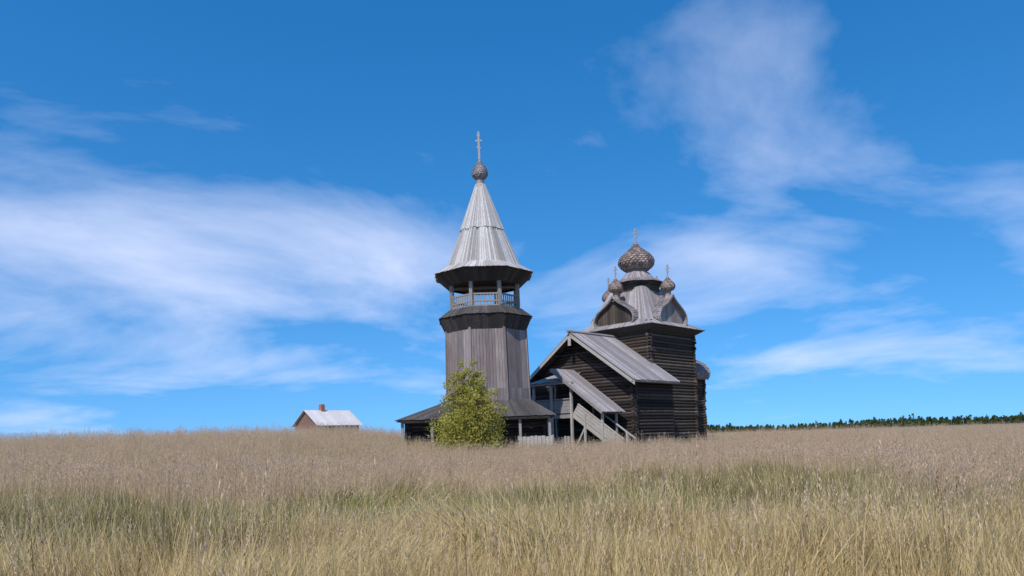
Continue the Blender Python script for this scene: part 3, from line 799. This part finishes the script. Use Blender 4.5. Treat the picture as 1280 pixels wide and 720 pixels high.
col_olive = make_coll('olive_grass', [(22, 0.34, (0.28, 0.6), 0.012, 0.6, 'blade', 0), (7, 0.32, (0.35, 0.7), 0.009, 0.5, 'blade', 1)], ['olive', 'straw', 'panicle'], 5, 400)

def vnoise(x, y, s, seed):
    rg = np.random.default_rng(seed); t = np.zeros_like(x)
    for k in range(7):
        fx, fy, ph = rg.normal(0, 1 / s), rg.normal(0, 1 / s), rg.uniform(0, 2 * PI); t += np.sin(x * fx * 2.2 + y * fy * 2.2 + ph)
    return t / math.sqrt(7 / 2)
def scatter(name, coll, nvar, pts_xyz, scale, label, lodge=1.0):
    n = len(pts_xyz)
    m_ = bpy.data.meshes.new(name); m_.vertices.add(n); m_.vertices.foreach_set('co', pts_xyz.reshape(-1).astype(np.float32))
    a = m_.attributes.new('tuft_scale', 'FLOAT', 'POINT'); a.data.foreach_set('value', scale.astype(np.float32))
    a = m_.attributes.new('tuft_turn', 'FLOAT_VECTOR', 'POINT')
    rot = np.zeros((n, 3), np.float32); rot[:, 2] = RNG.uniform(0, 2 * PI, n); rot[:, 0] = RNG.normal(0, .07, n); rot[:, 1] = RNG.normal(0, .07, n)
    lx, ly = vnoise(pts_xyz[:, 0], pts_xyz[:, 1], 2.6, 31), vnoise(pts_xyz[:, 0], pts_xyz[:, 1], 2.2, 32)
    amt = np.clip(lx * 0.5 + 0.1, 0, 1) * 0.75 * lodge
    rot[:, 0] += amt * np.sin(ly); rot[:, 1] += amt * np.cos(ly)
    rot[:, 2] *= 1.0 - 0.75 * np.clip(amt * 2, 0, 1)
    a.data.foreach_set('vector', rot.reshape(-1))
    a = m_.attributes.new('tuft_kind', 'INT', 'POINT'); a.data.foreach_set('value', RNG.integers(0, nvar, n).astype(np.int32))
    o = bpy.data.objects.new(name, m_); C.objects.link(o); o['kind'] = 'stuff'; o['label'] = label
    g = bpy.data.node_groups.new(name + '_scatter', 'GeometryNodeTree')
    g.interface.new_socket('Geometry', in_out='INPUT', socket_type='NodeSocketGeometry'); g.interface.new_socket('Geometry', in_out='OUTPUT', socket_type='NodeSocketGeometry')
    n_ = g.nodes; l = g.links
    gi = n_.new('NodeGroupInput'); go = n_.new('NodeGroupOutput'); ip = n_.new('GeometryNodeInstanceOnPoints'); ci = n_.new('GeometryNodeCollectionInfo')
    ci.inputs['Collection'].default_value = coll; ci.inputs['Separate Children'].default_value = True; ci.inputs['Reset Children'].default_value = True
    def att(nm, ty):
        x = n_.new('GeometryNodeInputNamedAttribute'); x.data_type = ty; x.inputs['Name'].default_value = nm; return x.outputs['Attribute']
    e = n_.new('FunctionNodeEulerToRotation')
    l.new(gi.outputs[0], ip.inputs['Points']); l.new(ci.outputs[0], ip.inputs['Instance'])
    ip.inputs['Pick Instance'].default_value = True
    l.new(att('tuft_kind', 'INT'), ip.inputs['Instance Index']); l.new(att('tuft_turn', 'FLOAT_VECTOR'), e.inputs[0]); l.new(e.outputs[0], ip.inputs['Rotation'])
    l.new(att('tuft_scale', 'FLOAT'), ip.inputs['Scale']); l.new(ip.outputs[0], go.inputs[0])
    md = o.modifiers.new('scatter', 'NODES'); md.node_group = g
    return o

# candidate points over the field in view (a wedge, denser near the camera)
P = []
for d0, d1, dens in ((1.6, 6, 42), (6, 14, 30), (14, 28, 18), (28, 50, 9), (50, 85, 4.5), (85, 150, 1.0)):
    half = math.radians(43); area = half * (d1 * d1 - d0 * d0); n = int(area * dens)
    d = np.sqrt(RNG.uniform(d0 * d0, d1 * d1, n)); a = RNG.uniform(-half, half, n)
    P.append(np.stack([d * np.sin(a), d * np.cos(a)], -1))
P = np.concatenate(P)
x, y = P[:, 0], P[:, 1]
def in_church(x, y, m):
    dx, dy = x - CX, y - CY; c_, s_ = math.cos(-CROT), math.sin(-CROT)
    lx, ly = dx * c_ - dy * s_, dx * s_ + dy * c_
    return ((np.abs(lx) < WX + m) & (ly > 0.9 - m) & (ly < 20)) | ((lx > LX0 - m) & (lx < SX1 + 0.5 + m) & (ly > LY0 - m) & (ly < 1))
keep = ~in_church(x, y, 0.3)
keep &= ~((x > TX + gx0 + .3) & (x < TX + gx1 - .3) & (y > TY + gy0 + .3) & (y < TY + gy1 - .3))
x, y = x[keep], y[keep]
d0_ = np.hypot(x, y); d = d0_
g1 = vnoise(x, y, 4.5, 1) + 0.5 * vnoise(x, y, 1.6, 2) + RNG.normal(0, 0.35, len(x))
g2 = vnoise(x, y, 3.5, 5) + RNG.normal(0, 0.5, len(x))
# a greener, shorter swale between the straw near the path and the seeding grass further off
d = d0_ + 2.2 * vnoise(x, y, 5.0, 61) * sstep(d0_, 7, 13)
mid = np.exp(-((d - 14.5) / 5.0) ** 2)
wgreen = g1 + 1.9 * mid - 1.6 + 5.0 * np.exp(-((x + 2.1) / 0.9) ** 2 - ((y - 13.3) / 2.0) ** 2) + 1.0 * np.exp(-((x - 2.9) / 0.9) ** 2 - ((y - 14.5) / 2.2) ** 2)
wol = g2 + 2.2 * mid - 0.95
wpink = 3.6 * sstep(d, 16, 25) - 1.2 + 0.35 * g2
wstraw = 2.8 * (1 - sstep(d, 7.5, 11.5)) - 0.3 + RNG.normal(0, 0.4, len(x))
d = d0_
kind = np.argmax(np.stack([wgreen, wol, wpink, wstraw]), 0)
z = height(x, y)
sc_ = (0.95 + 0.22 * vnoise(x, y, 1.3, 41)).clip(0.5, 1.4) * RNG.uniform(0.78, 1.18, len(x)) * (1 + 0.25 * sstep(d, 35, 80))
sc_ *= np.where(kind == 0, 0.8, 1.0)
pts3 = np.stack([x, y, z], -1)
# shorter growth close to the camera keeps the view open
sc_ *= 0.55 + 0.45 * sstep(d, 2.5, 9)
# trodden, lower growth in front of the stairs and round the buildings
near = np.where(in_church(x, y, 5.0), 0.45, 1.0) * np.where((np.abs(x - TX + 0.8) < 8) & (np.abs(y - TY + 0.5) < 7.5), 0.65, 1.0)
foot = np.exp(-((x - 8.2) / 3.5) ** 2 - ((y - 57) / 6.0) ** 2)
sc_ *= near * (1 - 0.45 * foot)
for k, (nm, cl, nvar, lb) in enumerate((('green_grass', col_green, 5, 'patches of fresh green grass in the meadow'), ('olive_grass', col_olive, 5, 'olive half-dry grass in the middle of the meadow'),
                                  ('seed_head_grass', col_pink, 6, 'tall pinkish seeding grass spread across the meadow'), ('straw_grass', col_straw, 6, 'pale straw-coloured dry grass near the camera'))):
    s = kind == k
    scatter(nm, cl, nvar, pts3[s], sc_[s], lb)

# a few tall dry stalks sticking up out of the grass near the camera
col_tall = make_coll('tall_stalk', [(3, 0.25, (0.95, 1.4), 0.009, 0.28, 'stalk', 0)], ['straw', 'panicle'], 5, 500)
n = 460; dd = np.sqrt(RNG.uniform(3.6 ** 2, 24 ** 2, n)); aa = RNG.uniform(-0.72, 0.72, n)
tx, ty = dd * np.sin(aa), dd * np.cos(aa)
scatter('tall_stalks', col_tall, 5, np.stack([tx, ty, height(tx, ty)], -1), RNG.uniform(0.7, 1.1, n), 'thin tall dry stalks standing above the meadow grass')

col_dock = make_coll('dock_stem', [(2, 0.12, (0.8, 1.2), 0.014, 0.15, 'stalk', 0), (3, 0.1, (0.5, 0.8), 0.012, 0.3, 'stalk', 0)], ['dock', 'dock'], 4, 600)
n = 330; dd = np.sqrt(RNG.uniform(4.5 ** 2, 34 ** 2, n)); aa = RNG.uniform(-0.72, 0.72, n)
tx, ty = dd * np.sin(aa), dd * np.cos(aa); s_ = vnoise(tx, ty, 4, 51) > -0.1
tx, ty = tx[s_], ty[s_]
scatter('dock_stems', col_dock, 4, np.stack([tx, ty, height(tx, ty)], -1), RNG.uniform(0.65, 1.05, len(tx)), 'dark brown dried dock stems scattered through the meadow', 0.3)

# rank weeds against the walls and posts
def edge_pts(a, b_, n, spread):
    t = RNG.uniform(0, 1, n); ex = a[0] + (b_[0] - a[0]) * t + RNG.normal(0, spread, n); ey = a[1] + (b_[1] - a[1]) * t + RNG.normal(0, spread, n)
    return np.stack([ex, ey], -1)
def ch(lx, ly): c_, s_ = math.cos(CROT), math.sin(CROT); return (CX + lx * c_ - ly * s_, CY + lx * s_ + ly * c_)
E = [edge_pts((TX + gx0, TY + gy0), (TX + gx1, TY + gy0), 110, 0.35), edge_pts((TX + gx0, TY + gy0), (TX + gx0, TY + gy1), 70, 0.35),
     edge_pts(ch(WX + 0.5, WY0 - 0.3), ch(WX + 0.5, WY1), 70, 0.3), edge_pts(ch(2.4, LY0 - 0.5), ch(6.0, LY0 - 0.5), 35, 0.25), edge_pts(ch(4.5, 6.9), ch(4.5, 15), 60, 0.3),
     edge_pts((fx0, fy - 0.3), (fx1, fy - 0.3), 20, 0.15)]
E = np.concatenate(E); V = vnoise(E[:, 0], E[:, 1], 1.5, 71)
E = E[V > -0.35]
col_weed = make_coll('wall_weed', [(16, 0.3, (0.5, 1.0), 0.03, 0.3, 'blade', 0), (8, 0.3, (0.4, 0.8), 0.02, 0.5, 'blade', 1)], ['green', 'olive'], 4, 700)
scatter('wall_weeds', col_weed, 4, np.stack([E[:, 0], E[:, 1], height(E[:, 0], E[:, 1])], -1), RNG.uniform(0.5, 1.15, len(E)), 'rank green weeds along the foot of the walls', 0.2)
